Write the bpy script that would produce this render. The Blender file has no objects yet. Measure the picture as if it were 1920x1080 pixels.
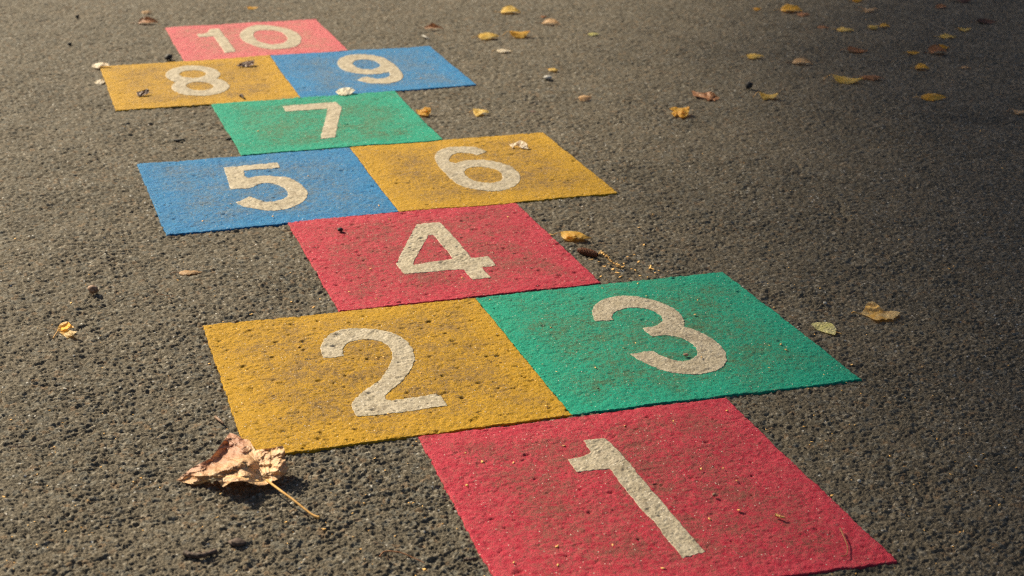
import bpy, math, random
import numpy as np
from mathutils import Vector, Euler
from mathutils.geometry import delaunay_2d_cdt

S = bpy.context.scene
C = S.collection
R = math.radians

# ------------------------------------------------------------------ camera
CAM = np.array((-0.4306, -1.0972, 0.8188))
CROT = (R(68.1206), R(-1.3165), R(-19.3860))
FPX = 2764.48                      # focal length in pixels of a 1920 px wide frame
cd = bpy.data.cameras.new('camera')
cam = bpy.data.objects.new('camera', cd)
C.objects.link(cam)
cam.location = CAM
cam.rotation_euler = CROT
cd.sensor_width = 36
cd.lens = 36 * FPX / 1920
cd.clip_start = 0.05
cd.clip_end = 500
cd.dof.use_dof = True
cd.dof.focus_distance = 1.95
cd.dof.aperture_fstop = 8.5
S.camera = cam

# ------------------------------------------------------------------ sky and sun
YAW = CROT[2]
SUN_EL = R(34)
SUN_AZ = YAW + R(90 + 48)            # direction (from +X, anticlockwise) in which the sun stands
sundir = Vector((math.cos(SUN_AZ) * math.cos(SUN_EL), math.sin(SUN_AZ) * math.cos(SUN_EL), math.sin(SUN_EL)))
W = bpy.data.worlds.new('World')
S.world = W
W.use_nodes = True
nt = W.node_tree
sky = nt.nodes.new('ShaderNodeTexSky')
sky.sky_type = 'NISHITA'
sky.sun_disc = False
sky.sun_elevation = SUN_EL
sky.dust_density = 4.0
sky.ozone_density = 0.8
sky.sun_rotation = R(90) - SUN_AZ
nt.links.new(sky.outputs[0], nt.nodes['Background'].inputs[0])
nt.nodes['Background'].inputs[1].default_value = 0.05
sl = bpy.data.lights.new('sun', 'SUN')
sl.energy = 5.0
sl.angle = R(0.55)
sl.color = (1.0, 0.865, 0.63)
so = bpy.data.objects.new('sun', sl)
C.objects.link(so)
so.rotation_euler = sundir.to_track_quat('Z', 'Y').to_euler()
so.location = (0, 0, 5)
S.view_settings.view_transform = 'Standard'
S.view_settings.look = 'None'
S.view_settings.exposure = 0.80
S.view_settings.gamma = 1
S.render.engine = 'CYCLES'
S.cycles.use_denoising = False       # keeps the grit of the asphalt crisp; what noise is left reads as film grain
S.cycles.filter_width = 1.25
S.cycles.max_bounces = 5

# ------------------------------------------------------------------ helpers
RM = np.array(Euler(CROT, 'XYZ').to_matrix())

def back(px, py, z=0.0):
    """a point of the 1920x1080 photograph brought down to the height z above the ground"""
    px = np.asarray(px, float); py = np.asarray(py, float); z = np.asarray(z, float)
    d = np.stack([(px - 960) / FPX, (540 - py) / FPX, -np.ones_like(px)], -1) @ RM.T
    k = (z - CAM[2]) / d[..., 2]
    return CAM + d * k[..., None]

def pxscale(px, py):
    """photo pixels per metre across the view at a ground point"""
    p = back(px, py) - CAM
    return FPX / float(-(p @ RM)[2])

def _h(ix, iy, seed):
    h = (ix.astype(np.int64) * 374761393 + iy.astype(np.int64) * 668265263 + seed * 974634777) & 0xFFFFFFFF
    h = ((h ^ (h >> 13)) * 1274126177) & 0xFFFFFFFF
    h = ((h ^ (h >> 16)) * 2246822519) & 0xFFFFFFFF
    return ((h ^ (h >> 15)) & 0xFFFFFF) / float(0xFFFFFF)

def vnoise(x, y, cell, seed):
    """smooth noise in -1..1 with the given cell size in metres"""
    x = x / cell; y = y / cell
    ix = np.floor(x); iy = np.floor(y)
    fx = x - ix; fy = y - iy
    fx = fx * fx * (3 - 2 * fx); fy = fy * fy * (3 - 2 * fy)
    ix = ix.astype(np.int64); iy = iy.astype(np.int64)
    a = _h(ix, iy, seed); b = _h(ix + 1, iy, seed); c = _h(ix, iy + 1, seed); d = _h(ix + 1, iy + 1, seed)
    return ((a * (1 - fx) + b * fx) * (1 - fy) + (c * (1 - fx) + d * fx) * fy) * 2 - 1

def worley(x, y, cell, seed):
    x = x / cell; y = y / cell
    ix = np.floor(x).astype(np.int64); iy = np.floor(y).astype(np.int64)
    f1 = np.full(x.shape, 9.0); f2 = np.full(x.shape, 9.0); idv = np.zeros(x.shape)
    for dx in (-1, 0, 1):
        for dy in (-1, 0, 1):
            cx = ix + dx; cy = iy + dy
            px = cx + _h(cx, cy, seed); py = cy + _h(cx, cy, seed + 7)
            d = np.hypot(px - x, py - y)
            near = d < f1
            f2 = np.where(near, f1, np.minimum(f2, d))
            idv = np.where(near, _h(cx, cy, seed + 13), idv)
            f1 = np.where(near, d, f1)
    return f1, f2, idv

def sstep(a, b, x):
    t = np.clip((x - a) / (b - a), 0, 1)
    return t * t * (3 - 2 * t)

def undulation(x, y):
    return 0.0016 * vnoise(x, y, 0.17, 3) + 0.0010 * vnoise(x, y, 0.06, 4)

def stones(x, y, cell, seed, tilt):
    """angular stones: each cell has its own height and its own tilted flat top"""
    x = x / cell; y = y / cell
    ix = np.floor(x).astype(np.int64); iy = np.floor(y).astype(np.int64)
    f1 = np.full(x.shape, 9.0); f2 = np.full(x.shape, 9.0); z = np.zeros(x.shape)
    for dx in (-1, 0, 1):
        for dy in (-1, 0, 1):
            cx = ix + dx; cy = iy + dy
            ox = x - cx - _h(cx, cy, seed); oy = y - cy - _h(cx, cy, seed + 7)
            d = np.hypot(ox, oy)
            zz = _h(cx, cy, seed + 13) + tilt * ((_h(cx, cy, seed + 19) - 0.5) * ox + (_h(cx, cy, seed + 23) - 0.5) * oy)
            near = d < f1
            f2 = np.where(near, f1, np.minimum(f2, d))
            z = np.where(near, zz, z)
            f1 = np.where(near, d, f1)
    return z * sstep(0.0, 0.15, f2 - f1), f1

def relief(x, y):
    wx = x + 0.0016 * vnoise(x, y, 0.007, 21)
    wy = y + 0.0016 * vnoise(x, y, 0.007, 23)
    a, _ = stones(wx, wy, 0.0125, 31, 0.45)
    b, _ = stones(wx + 0.3, wy, 0.0068, 41, 0.5)
    c, _ = stones(x + 0.7, y, 0.0036, 45, 0.4)
    k = vnoise(wx, wy * 1.35, 0.010, 51) * 0.42 + vnoise(wx, wy * 1.5, 0.0045, 52) * 0.55 + 0.35 * vnoise(x, y, 0.045, 55)
    gaps = sstep(0.22, 0.38, k)
    z = 0.0010 * sstep(0.1, 0.6, a) + 0.0011 * sstep(0.15, 0.55, b) + 0.0012 * sstep(0.1, 0.6, c) - 0.0019 * gaps
    return z + 0.0004 * vnoise(x, y, 0.028, 53) + 0.0003 * vnoise(x, y, 0.0022, 57) - 0.0020

CRACK = [np.array([back(a, b)[:2] for a, b in line]) for line in (
    [(1010, 172), (1090, 178), (1180, 192), (1270, 226), (1330, 240), (1420, 268), (1540, 296), (1660, 310)],
    [(1480, 290), (1500, 330), (1570, 372), (1600, 430)])]

def crack(x, y):
    qx = x + 0.012 * vnoise(x, y, 0.045, 201) + 0.004 * vnoise(x, y, 0.012, 202)
    qy = y + 0.012 * vnoise(x, y, 0.045, 203) + 0.004 * vnoise(x, y, 0.012, 204)
    d = np.full(x.shape, 9.0)
    for ln in CRACK:
        for (ax, ay), (bx, by) in zip(ln[:-1], ln[1:]):
            vx, vy = bx - ax, by - ay
            t = np.clip(((qx - ax) * vx + (qy - ay) * vy) / (vx * vx + vy * vy), 0, 1)
            d = np.minimum(d, np.hypot(qx - ax - t * vx, qy - ay - t * vy))
    return (1 - sstep(0.0012, 0.0040, d)) * sstep(-0.5, 0.2, vnoise(x, y, 0.09, 205))

def asphalt_z(x, y):
    return relief(x, y) + undulation(x, y) - 0.0002 - 0.0030 * crack(x, y)

def link(name, me, m=None, parent=None):
    o = bpy.data.objects.new(name, me)
    C.objects.link(o)
    if m: me.materials.append(m)
    if parent: o.parent = parent
    return o

def tag(o, label=None, cat=None, group=None, kind=None):
    if label: o['label'] = label
    if cat: o['category'] = cat
    if group: o['group'] = group
    if kind: o['kind'] = kind
    return o

def mesh_from(name, co, quads=None, tris=None, smooth=True):
    me = bpy.data.meshes.new(name)
    co = np.ascontiguousarray(co, dtype=np.float32).reshape(-1, 3)
    nq = 0 if quads is None else len(quads)
    ntr = 0 if tris is None else len(tris)
    me.vertices.add(len(co)); me.vertices.foreach_set('co', co.ravel())
    me.loops.add(nq * 4 + ntr * 3); me.polygons.add(nq + ntr)
    li = []
    if nq: li.append(np.asarray(quads, np.int32).ravel())
    if ntr: li.append(np.asarray(tris, np.int32).ravel())
    me.loops.foreach_set('vertex_index', np.concatenate(li))
    st = np.concatenate([np.arange(nq) * 4, nq * 4 + np.arange(ntr) * 3]).astype(np.int32)
    me.polygons.foreach_set('loop_start', st)
    me.polygons.foreach_set('use_smooth', np.full(nq + ntr, smooth))
    me.update(calc_edges=True)
    me.validate()
    return me

def gridquads(nr, nc):
    r, c = np.meshgrid(np.arange(nr - 1), np.arange(nc - 1), indexing='ij')
    a = (r * nc + c).ravel()
    return np.stack([a, a + 1, a + nc + 1, a + nc], 1)

def fattr(me, name, vals):
    a = me.attributes.new(name, 'FLOAT', 'POINT')
    a.data.foreach_set('value', np.ascontiguousarray(vals, dtype=np.float32).ravel())

# ------------------------------------------------------------------ materials
class N:
    def __init__(s, name):
        s.m = bpy.data.materials.new(name); s.m.use_nodes = True
        s.t = s.m.node_tree; s.b = s.t.nodes['Principled BSDF']
        g = s.t.nodes.new('ShaderNodeNewGeometry'); s.pos = g.outputs['Position']
        s.out = s.t.nodes['Material Output']
    def put(s, sock, v):
        if hasattr(v, 'links'): s.t.links.new(v, sock)
        elif isinstance(v, tuple) and len(v) == 3 and sock.type == 'RGBA': sock.default_value = (*v, 1)
        else: sock.default_value = v
    def noise(s, scale, detail=2, rough=0.5, vec=None, dist=0.0):
        n = s.t.nodes.new('ShaderNodeTexNoise'); s.put(n.inputs['Vector'], vec or s.pos)
        n.inputs['Scale'].default_value = scale; n.inputs['Detail'].default_value = detail
        n.inputs['Roughness'].default_value = rough; n.inputs['Distortion'].default_value = dist
        return n.outputs['Fac']
    def voro(s, scale, out='Distance', vec=None, rnd=1):
        n = s.t.nodes.new('ShaderNodeTexVoronoi'); s.put(n.inputs['Vector'], vec or s.pos)
        n.inputs['Scale'].default_value = scale; n.inputs['Randomness'].default_value = rnd
        return n.outputs[out]
    def ramp(s, fac, a, b, ca=0.0, cb=1.0):
        n = s.t.nodes.new('ShaderNodeMapRange'); n.interpolation_type = 'SMOOTHSTEP'
        s.put(n.inputs[0], fac); n.inputs[1].default_value = a; n.inputs[2].default_value = b
        n.inputs[3].default_value = ca; n.inputs[4].default_value = cb
        return n.outputs[0]
    def math(s, op, a, b=0.0, clamp=False):
        n = s.t.nodes.new('ShaderNodeMath'); n.operation = op; n.use_clamp = clamp
        s.put(n.inputs[0], a); s.put(n.inputs[1], b)
        return n.outputs[0]
    def mix(s, f, a, b, kind='MIX'):
        n = s.t.nodes.new('ShaderNodeMix'); n.data_type = 'RGBA'; n.blend_type = kind
        s.put(n.inputs[0], f); s.put(n.inputs[6], a); s.put(n.inputs[7], b)
        return n.outputs[2]
    def attr(s, name):
        n = s.t.nodes.new('ShaderNodeAttribute'); n.attribute_name = name
        return n.outputs['Fac']
    def bump(s, h, dist, strength=1.0, normal=None):
        n = s.t.nodes.new('ShaderNodeBump'); s.put(n.inputs['Height'], h)
        n.inputs['Distance'].default_value = dist; n.inputs['Strength'].default_value = strength
        if normal: s.put(n.inputs['Normal'], normal)
        return n.outputs[0]
    def sep(s, v, i):
        n = s.t.nodes.new('ShaderNodeSeparateXYZ'); s.put(n.inputs[0], v)
        return n.outputs[i]
    def set(s, **k):
        for a, v in k.items(): s.put(s.b.inputs[a.replace('_', ' ')], v)

def mat_asphalt():
    n = N('asphalt')
    col = n.mix(n.ramp(n.noise(9, 4, 0.6), 0.35, 0.65), (0.102, 0.087, 0.063), (0.136, 0.117, 0.087))
    grain = n.noise(650, 4, 0.75)
    col = n.mix(n.ramp(grain, 0.38, 0.62), n.mix(0.68, col, (0.024, 0.021, 0.017)), n.mix(0.38, col, (0.24, 0.205, 0.15)))
    # aggregate: single stones paler, bluish or rusty than the binder
    cellc = n.voro(150, 'Color')
    r = n.sep(cellc, 0)
    col = n.mix(n.math('MULTIPLY', n.ramp(r, 0.80, 0.84), 0.5), col, (0.135, 0.135, 0.12))
    col = n.mix(n.math('MULTIPLY', n.ramp(n.sep(cellc, 1), 0.93, 0.95), 0.5), col, (0.20, 0.13, 0.075))
    pale = n.sep(n.voro(260, 'Color'), 0)
    col = n.mix(n.math('MULTIPLY', n.ramp(pale, 0.93, 0.95), 0.75), col, (0.27, 0.245, 0.20))
    # old damp and oil stains, a few hand breadths across
    st = n.ramp(n.noise(4.5, 6, 0.65, None, 0.6), 0.56, 0.70)
    col = n.mix(n.math('MULTIPLY', st, 0.28), col, (0.030, 0.027, 0.022))
    # dusty film in broad patches
    dust = n.ramp(n.noise(3.1, 5, 0.7), 0.45, 0.7)
    col = n.mix(n.math('MULTIPLY', dust, 0.22), col, (0.19, 0.155, 0.11))
    # mineral glints, painted into the colour as pale specks
    v = n.voro(190, 'Distance'); vc = n.sep(n.voro(190, 'Color'), 2)
    gl = n.math('MULTIPLY', n.ramp(v, 0.32, 0.2), n.ramp(vc, 0.970, 0.975))
    col = n.mix(gl, col, (0.50, 0.49, 0.46))
    n.set(Base_Color=col, Roughness=n.ramp(grain, 0.3, 0.7, 0.88, 0.66))
    n.b.inputs['Specular IOR Level'].default_value = 0.14
    n.set(Normal=n.bump(n.math('ADD', n.noise(1300, 3, 0.75), n.math('MULTIPLY', n.voro(560), 0.8)), 0.0007, 0.9))
    return n.m

def mat_tile(name, c, light, dirt=(0.115, 0.078, 0.048), wear=1.0):
    n = N(name)
    ed = n.attr('edge_dist')                               # metres to the tile's rim: less trodden there
    big = n.noise(16, 5, 0.65); mid = n.noise(110, 4, 0.7); fine = n.noise(750, 2, 0.6)
    col = n.mix(n.ramp(mid, 0.35, 0.65), c, light)
    trod = n.ramp(ed, 0.0, 0.080, 0.10, 1.0)
    cloud = n.math('ADD', n.math('MULTIPLY', big, 0.65), n.math('MULTIPLY', mid, 0.75))
    cloud = n.math('SUBTRACT', cloud, n.math('MULTIPLY', n.math('SUBTRACT', 1.0, trod), 0.16))
    m = n.ramp(n.math('ADD', cloud, n.math('MULTIPLY', fine, 1.5)), 1.36, 1.58)
    m2 = n.ramp(cloud, 0.64, 0.90)
    m = n.math('ADD', n.math('MULTIPLY', m, 0.80 * wear), n.math('MULTIPLY', m2, 0.26 * wear), True)
    col = n.mix(m, col, dirt)
    # coarse grit in the binder, beads of glass
    v = n.voro(420, 'Distance'); vc = n.voro(420, 'Color')
    col = n.mix(n.math('MULTIPLY', n.math('MULTIPLY', n.ramp(n.sep(vc, 1), 0.80, 0.83), trod), 0.5 * wear), col, dirt)
    gl = n.math('MULTIPLY', n.ramp(v, 0.34, 0.2), n.ramp(n.sep(vc, 0), 0.965, 0.972))
    col = n.mix(gl, col, (0.75, 0.68, 0.58))
    n.set(Base_Color=col, Roughness=0.7)
    n.b.inputs['Specular IOR Level'].default_value = 0.15
    n.b.inputs['Sheen Weight'].default_value = 0.03
    n.b.inputs['Sheen Roughness'].default_value = 0.45
    h = n.math('ADD', n.noise(1300, 2, 0.7), n.math('MULTIPLY', n.noise(560, 2), 1.2))
    n.set(Normal=n.bump(h, 0.0010, 1.0))
    return n.m

def mat_numeral():
    n = N('numeral_beige')
    mid = n.noise(60, 4, 0.65); fine = n.noise(640, 2, 0.6)
    col = n.mix(n.ramp(mid, 0.35, 0.65), (0.37, 0.32, 0.225), (0.46, 0.405, 0.305))
    col = n.mix(n.ramp(fine, 0.46, 0.70, 0, 0.75), col, (0.22, 0.175, 0.115))
    col = n.mix(n.math('MULTIPLY', n.ramp(n.noise(38, 6, 0.75), 0.50, 0.62), 0.45), col, (0.20, 0.155, 0.10))
    v = n.voro(420, 'Distance'); vc = n.voro(420, 'Color')
    col = n.mix(n.math('MULTIPLY', n.ramp(n.sep(vc, 1), 0.86, 0.9), 0.45), col, (0.17, 0.135, 0.09))
    gl = n.math('MULTIPLY', n.ramp(v, 0.36, 0.2), n.ramp(n.sep(vc, 0), 0.93, 0.94))
    col = n.mix(gl, col, (0.80, 0.76, 0.68))
    n.set(Base_Color=col, Roughness=0.65)
    n.b.inputs['Specular IOR Level'].default_value = 0.3
    h = n.math('ADD', fine, n.math('MULTIPLY', n.noise(260, 2), 1.3))
    n.set(Normal=n.bump(h, 0.0006, 0.8))
    return n.m

def mat_leaf(name, c1, c2, spot, trans=0.35, spots=0.5, veins=0.5):
    n = N(name)
    oc = n.t.nodes.new('ShaderNodeTexCoord').outputs['Object']
    uv = n.t.nodes.new('ShaderNodeUVMap').outputs[0]
    u = n.sep(uv, 0); v = n.sep(uv, 1)
    col = n.mix(n.ramp(n.noise(55, 4, 0.6, oc), 0.35, 0.65), c1, c2)
    sp = n.ramp(n.noise(95, 5, 0.7, oc), 0.70 - 0.22 * spots, 0.80 - 0.18 * spots)
    col = n.mix(n.math('MULTIPLY', sp, 0.85), col, spot)
    av = n.math('ABSOLUTE', v)
    mid = n.ramp(av, 0.045, 0.0)
    side = n.math('FRACT', n.math('SUBTRACT', n.math('MULTIPLY', u, 8.0), n.math('MULTIPLY', av, 2.4)))
    side = n.ramp(n.math('ABSOLUTE', n.math('SUBTRACT', side, 0.5)), 0.09, 0.02)
    vn = n.math('MAXIMUM', mid, n.math('MULTIPLY', side, 0.6))
    col = n.mix(n.math('MULTIPLY', vn, veins), col, n.mix(0.5, spot, c2))
    rim = n.ramp(av, 0.82, 1.0)
    col = n.mix(n.math('MULTIPLY', rim, 0.4 * spots + 0.1), col, spot)
    n.set(Base_Color=col, Roughness=0.5)
    n.b.inputs['Specular IOR Level'].default_value = 0.35
    nm = n.bump(n.math('ADD', n.noise(300, 3, 0.6, oc), n.math('MULTIPLY', vn, 0.8)), 0.0008, 0.7)
    n.set(Normal=nm)
    tr = n.t.nodes.new('ShaderNodeBsdfTranslucent'); n.put(tr.inputs[0], n.mix(1.0, col, (1.0, 0.86, 0.6), 'MULTIPLY'))
    ms = n.t.nodes.new('ShaderNodeMixShader'); ms.inputs[0].default_value = min(0.6, trans * 1.45)
    n.t.links.new(n.b.outputs[0], ms.inputs[1]); n.t.links.new(tr.outputs[0], ms.inputs[2])
    n.t.links.new(ms.outputs[0], n.out.inputs[0])
    return n.m

def mat_plain(name, c1, c2, scale=200, rough=0.7, bump=0.0006):
    n = N(name)
    oc = n.t.nodes.new('ShaderNodeTexCoord').outputs['Object']
    f = n.noise(scale, 4, 0.65, oc)
    n.set(Base_Color=n.mix(n.ramp(f, 0.35, 0.65), c1, c2), Roughness=rough, Normal=n.bump(f, bump, 0.8))
    n.b.inputs['Specular IOR Level'].default_value = 0.3
    return n.m

M = {}
M['asphalt'] = mat_asphalt()
M['red'] = mat_tile('crimson_thermoplastic', (0.40, 0.014, 0.040), (0.52, 0.052, 0.082), (0.20, 0.062, 0.046))
M['yellow'] = mat_tile('ochre_thermoplastic', (0.43, 0.235, 0.004), (0.50, 0.285, 0.012), (0.20, 0.12, 0.040))
M['green'] = mat_tile('green_thermoplastic', (0.0, 0.28, 0.175), (0.0, 0.33, 0.22), (0.075, 0.135, 0.065), 0.95)
M['blue'] = mat_tile('blue_thermoplastic', (0.006, 0.15, 0.38), (0.015, 0.20, 0.43), (0.11, 0.155, 0.20), 0.9)
M['pale_red'] = mat_tile('pale_red_thermoplastic', (0.50, 0.085, 0.11), (0.58, 0.14, 0.155), (0.36, 0.16, 0.12))  # paler, pinker variant of the crimson, for the farthest tile
M['numeral'] = mat_numeral()
M['gold'] = mat_leaf('leaf_gold', (0.84, 0.44, 0.04), (0.88, 0.56, 0.12), (0.38, 0.15, 0.03), 0.35, 0.5)
M['tan_gold'] = mat_leaf('leaf_tan_gold', (0.90, 0.54, 0.12), (0.94, 0.72, 0.36), (0.42, 0.20, 0.06), 0.4, 0.5)
M['orange'] = mat_leaf('leaf_orange', (0.88, 0.44, 0.04), (0.92, 0.56, 0.10), (0.30, 0.10, 0.015), 0.4, 0.5)
M['yellow_leaf'] = mat_leaf('leaf_yellow', (0.92, 0.60, 0.10), (0.94, 0.70, 0.24), (0.36, 0.18, 0.04), 0.35, 0.35)
M['tan'] = mat_leaf('leaf_tan', (0.68, 0.42, 0.20), (0.78, 0.54, 0.31), (0.26, 0.12, 0.05), 0.3, 0.6)
M['cream'] = mat_leaf('leaf_cream', (0.84, 0.72, 0.52), (0.88, 0.79, 0.63), (0.45, 0.26, 0.13), 0.25, 0.3)
M['brown'] = mat_leaf('leaf_brown', (0.40, 0.17, 0.07), (0.54, 0.27, 0.13), (0.13, 0.05, 0.02), 0.25, 0.8)
M['dark'] = mat_leaf('leaf_dark_brown', (0.070, 0.028, 0.016), (0.12, 0.048, 0.026), (0.03, 0.014, 0.01), 0.05, 0.5)
M['yellowgreen'] = mat_leaf('leaf_yellow_green', (0.74, 0.70, 0.24), (0.86, 0.80, 0.42), (0.30, 0.26, 0.07), 0.3, 0.7)
M['stalk'] = mat_plain('leaf_stalk', (0.55, 0.30, 0.08), (0.68, 0.40, 0.13))
M['stalk_brown'] = mat_plain('stalk_brown', (0.20, 0.085, 0.035), (0.30, 0.14, 0.06))
M['twig'] = mat_plain('twig_bark', (0.035, 0.024, 0.020), (0.14, 0.095, 0.075), 260, 0.75, 0.001)
M['stone_dark'] = mat_plain('stone_dark', (0.015, 0.015, 0.016), (0.04, 0.04, 0.042))
M['stone_pale'] = mat_plain('stone_pale', (0.34, 0.33, 0.30), (0.55, 0.53, 0.50))
M['nut'] = mat_plain('husk', (0.15, 0.08, 0.05), (0.38, 0.25, 0.17), 240)
M['scale'] = mat_plain('catkin_scale', (0.66, 0.35, 0.085), (0.80, 0.52, 0.20), 300)
M['catkin'] = mat_plain('catkin_brown', (0.085, 0.028, 0.014), (0.20, 0.075, 0.032), 400, 0.7, 0.0012)

# ------------------------------------------------------------------ the asphalt: one sheet to the horizon
d_ = [1.12]
while d_[-1] < 5.3: d_.append(d_[-1] * 1.00088)
near = np.linspace(-30, 1.05, 26)
far = 5.3 * (300 / 5.3) ** (np.linspace(0, 1, 42)[1:])
dist = np.concatenate([near, d_, far])
tc = np.arange(-0.48, 0.4801, 0.00092)
tl = -0.48 - (np.linspace(0, 1, 36)[1:] ** 2.5) * 60
t_ = np.concatenate([tl[::-1], tc, -tl])
sc = np.where(dist < 1.12, 1.12, dist)
T, D = np.meshgrid(t_, dist)
SCL = np.repeat(sc[:, None], len(t_), 1)
lx = T * SCL
cy_, sy_ = math.cos(YAW), math.sin(YAW)
gx = CAM[0] + cy_ * lx - sy_ * D
gy = CAM[1] + sy_ * lx + cy_ * D
fine_zone = sstep(1.10, 1.16, D) * (1 - sstep(5.1, 5.3, D)) * (1 - sstep(0.465, 0.48, np.abs(T)))
gz = asphalt_z(gx, gy) * fine_zone - 0.0015 * (1 - fine_zone)
ground = link('ground', mesh_from('ground', np.stack([gx, gy, gz], -1), gridquads(*gx.shape)), M['asphalt'])
tag(ground, 'coarse grey asphalt playground surface', kind='structure')
del T, D, SCL, lx

# ------------------------------------------------------------------ an added, unseen tree, its crown shaped to shade the far right
def tree():
    rng = np.random.RandomState(12)
    R0 = 4.0
    nrm = np.array([0.878, -0.479]); lng = np.array([0.479, 0.878])
    sd = np.array(sundir)
    g = nrm * 1.58 + lng * 2.3
    c = np.array([g[0], g[1], 0]) + sd * 48
    root = bpy.data.objects.new('added_shade_tree', None); C.objects.link(root)
    root.location = (c[0], c[1], 0)
    tag(root, 'unseen leafy tree added far beyond the hopscotch to shade its right side', 'tree')
    m1 = 110000
    e = rng.randn(m1); e = np.where(e < 0, e * 0.50, e * 1.5)
    l = rng.randn(m1) * 1.7
    q = rng.randn(m1) * 1.4
    p = np.concatenate([(e[:, None] * nrm + l[:, None] * lng), np.zeros((m1, 1))], 1) + sd * q[:, None] + [0, 0, c[2]]
    m = len(p)
    u = rng.randn(m, 3); u /= np.linalg.norm(u, axis=1)[:, None]
    w = np.cross(u, rng.randn(m, 3)); w /= np.linalg.norm(w, axis=1)[:, None]
    sz = (0.036 + 0.03 * rng.rand(m))[:, None]
    co = np.stack([p - u * sz, p + w * sz * 0.55, p + u * sz, p - w * sz * 0.55], 1).reshape(-1, 3)
    mt = N('tree_foliage')
    mt.set(Base_Color=mt.mix(mt.ramp(mt.noise(1.5), 0.4, 0.6), (0.05, 0.09, 0.02), (0.13, 0.12, 0.03)), Roughness=0.6)
    link('crown', mesh_from('crown', co, np.arange(m * 4).reshape(-1, 4), None, False), mt.m, root)
    bk = N('tree_bark'); bk.set(Base_Color=bk.mix(bk.noise(6, 4), (0.06, 0.045, 0.035), (0.16, 0.13, 0.10)), Roughness=0.9)
    H = c[2]
    bx, by = nrm * 15.0
    path = [(bx, by, -0.2), (bx, by, H * 0.6), (bx * 0.95, by * 0.95, H * 0.95), (bx * 0.6, by * 0.6, H * 1.05), (bx * 0.12, by * 0.12, H)]
    pts = []
    P = np.array(path, float); t = np.linspace(0, 4, 24)
    for x in t:
        i = min(int(x), 3); f = x - i; pts.append(P[i] * (1 - f) + P[i + 1] * f)
    co, q, tr = tube_arrays(pts, np.linspace(0.55, 0.08, 24), 12, 0.12, 3)
    for j in range(9):
        z0 = H * 0.80 + 0.3 * j; an = j * 2.4
        e = np.array([math.cos(an), math.sin(an), 0.35]) * (R0 * 0.28)
        bs = np.array([bx * (0.15 + 0.03 * j), by * (0.15 + 0.03 * j), H * 1.01]); pp = [bs, bs + e * 0.4, bs + e * 0.75 + [0, 0, 0.3], bs + e]
        c2, q2, t2 = tube_arrays(pp, [0.16, 0.11, 0.07, 0.03], 8, 0.1, j)
        o_ = len(co); co = np.concatenate([co, c2]); q += [tuple(v + o_ for v in x) for x in q2]; tr += [tuple(v + o_ for v in x) for x in t2]
    link('trunk', mesh_from('trunk', co, q, tr), bk.m, root)
    return c
# (built at the end of the script, with the tube builder at hand)

# ------------------------------------------------------------------ hopscotch tiles
def tile_z(x, y, seed, pits):
    z = undulation(x, y) + 0.0023
    z += 0.30 * relief(x, y)
    z += 0.00030 * vnoise(x, y, 0.012, 61) + 0.00018 * vnoise(x, y, 0.0045, 62) + 0.00016 * vnoise(x, y, 0.0026, 63)
    wx = x + 0.0012 * vnoise(x, y, 0.004, 64); wy = y + 0.0012 * vnoise(x, y, 0.004, 65)
    f1, f2, i = worley(wx * 0.8, wy * 1.2, 0.017, 70 + seed)
    r = 0.07 + 0.26 * ((i * 37.31) % 1.0) ** 1.8
    z -= 0.0019 * (1 - sstep(r * 0.35, r, f1)) * (i < pits)
    return z

def splice(pts, n=7):
    """closed outline; points given with a third value 1 are corners, the rest are curved through"""
    P = [np.array(p[:2], float) for p in pts]
    K = [len(p) > 2 for p in pts]
    m = len(P); out = []
    for i in range(m):
        p0, p1, p2, p3 = P[i - 1], P[i], P[(i + 1) % m], P[(i + 2) % m]
        m1 = (p2 - p1) if K[i] else (p2 - p0) / 2
        m2 = (p2 - p1) if K[(i + 1) % m] else (p3 - p1) / 2
        if K[i] and not K[(i + 1) % m]: m1 = 1.5 * (p2 - p1) - 0.5 * m2
        if K[(i + 1) % m] and not K[i]: m2 = 1.5 * (p2 - p1) - 0.5 * m1
        for k in range(n):
            t = k / n
            out.append((2*t**3 - 3*t**2 + 1) * p1 + (t**3 - 2*t**2 + t) * m1 + (-2*t**3 + 3*t**2) * p2 + (t**3 - t**2) * m2)
    return np.array(out)

def inpoly(px, py, poly):
    ins = np.zeros(px.shape, bool)
    n = len(poly)
    for i in range(n):
        x1, y1 = poly[i]; x2, y2 = poly[(i + 1) % n]
        if y1 == y2: continue
        c = (y1 > py) != (y2 > py)
        ins ^= c & (px < (x2 - x1) * (py - y1) / (y2 - y1) + x1)
    return ins

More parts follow.
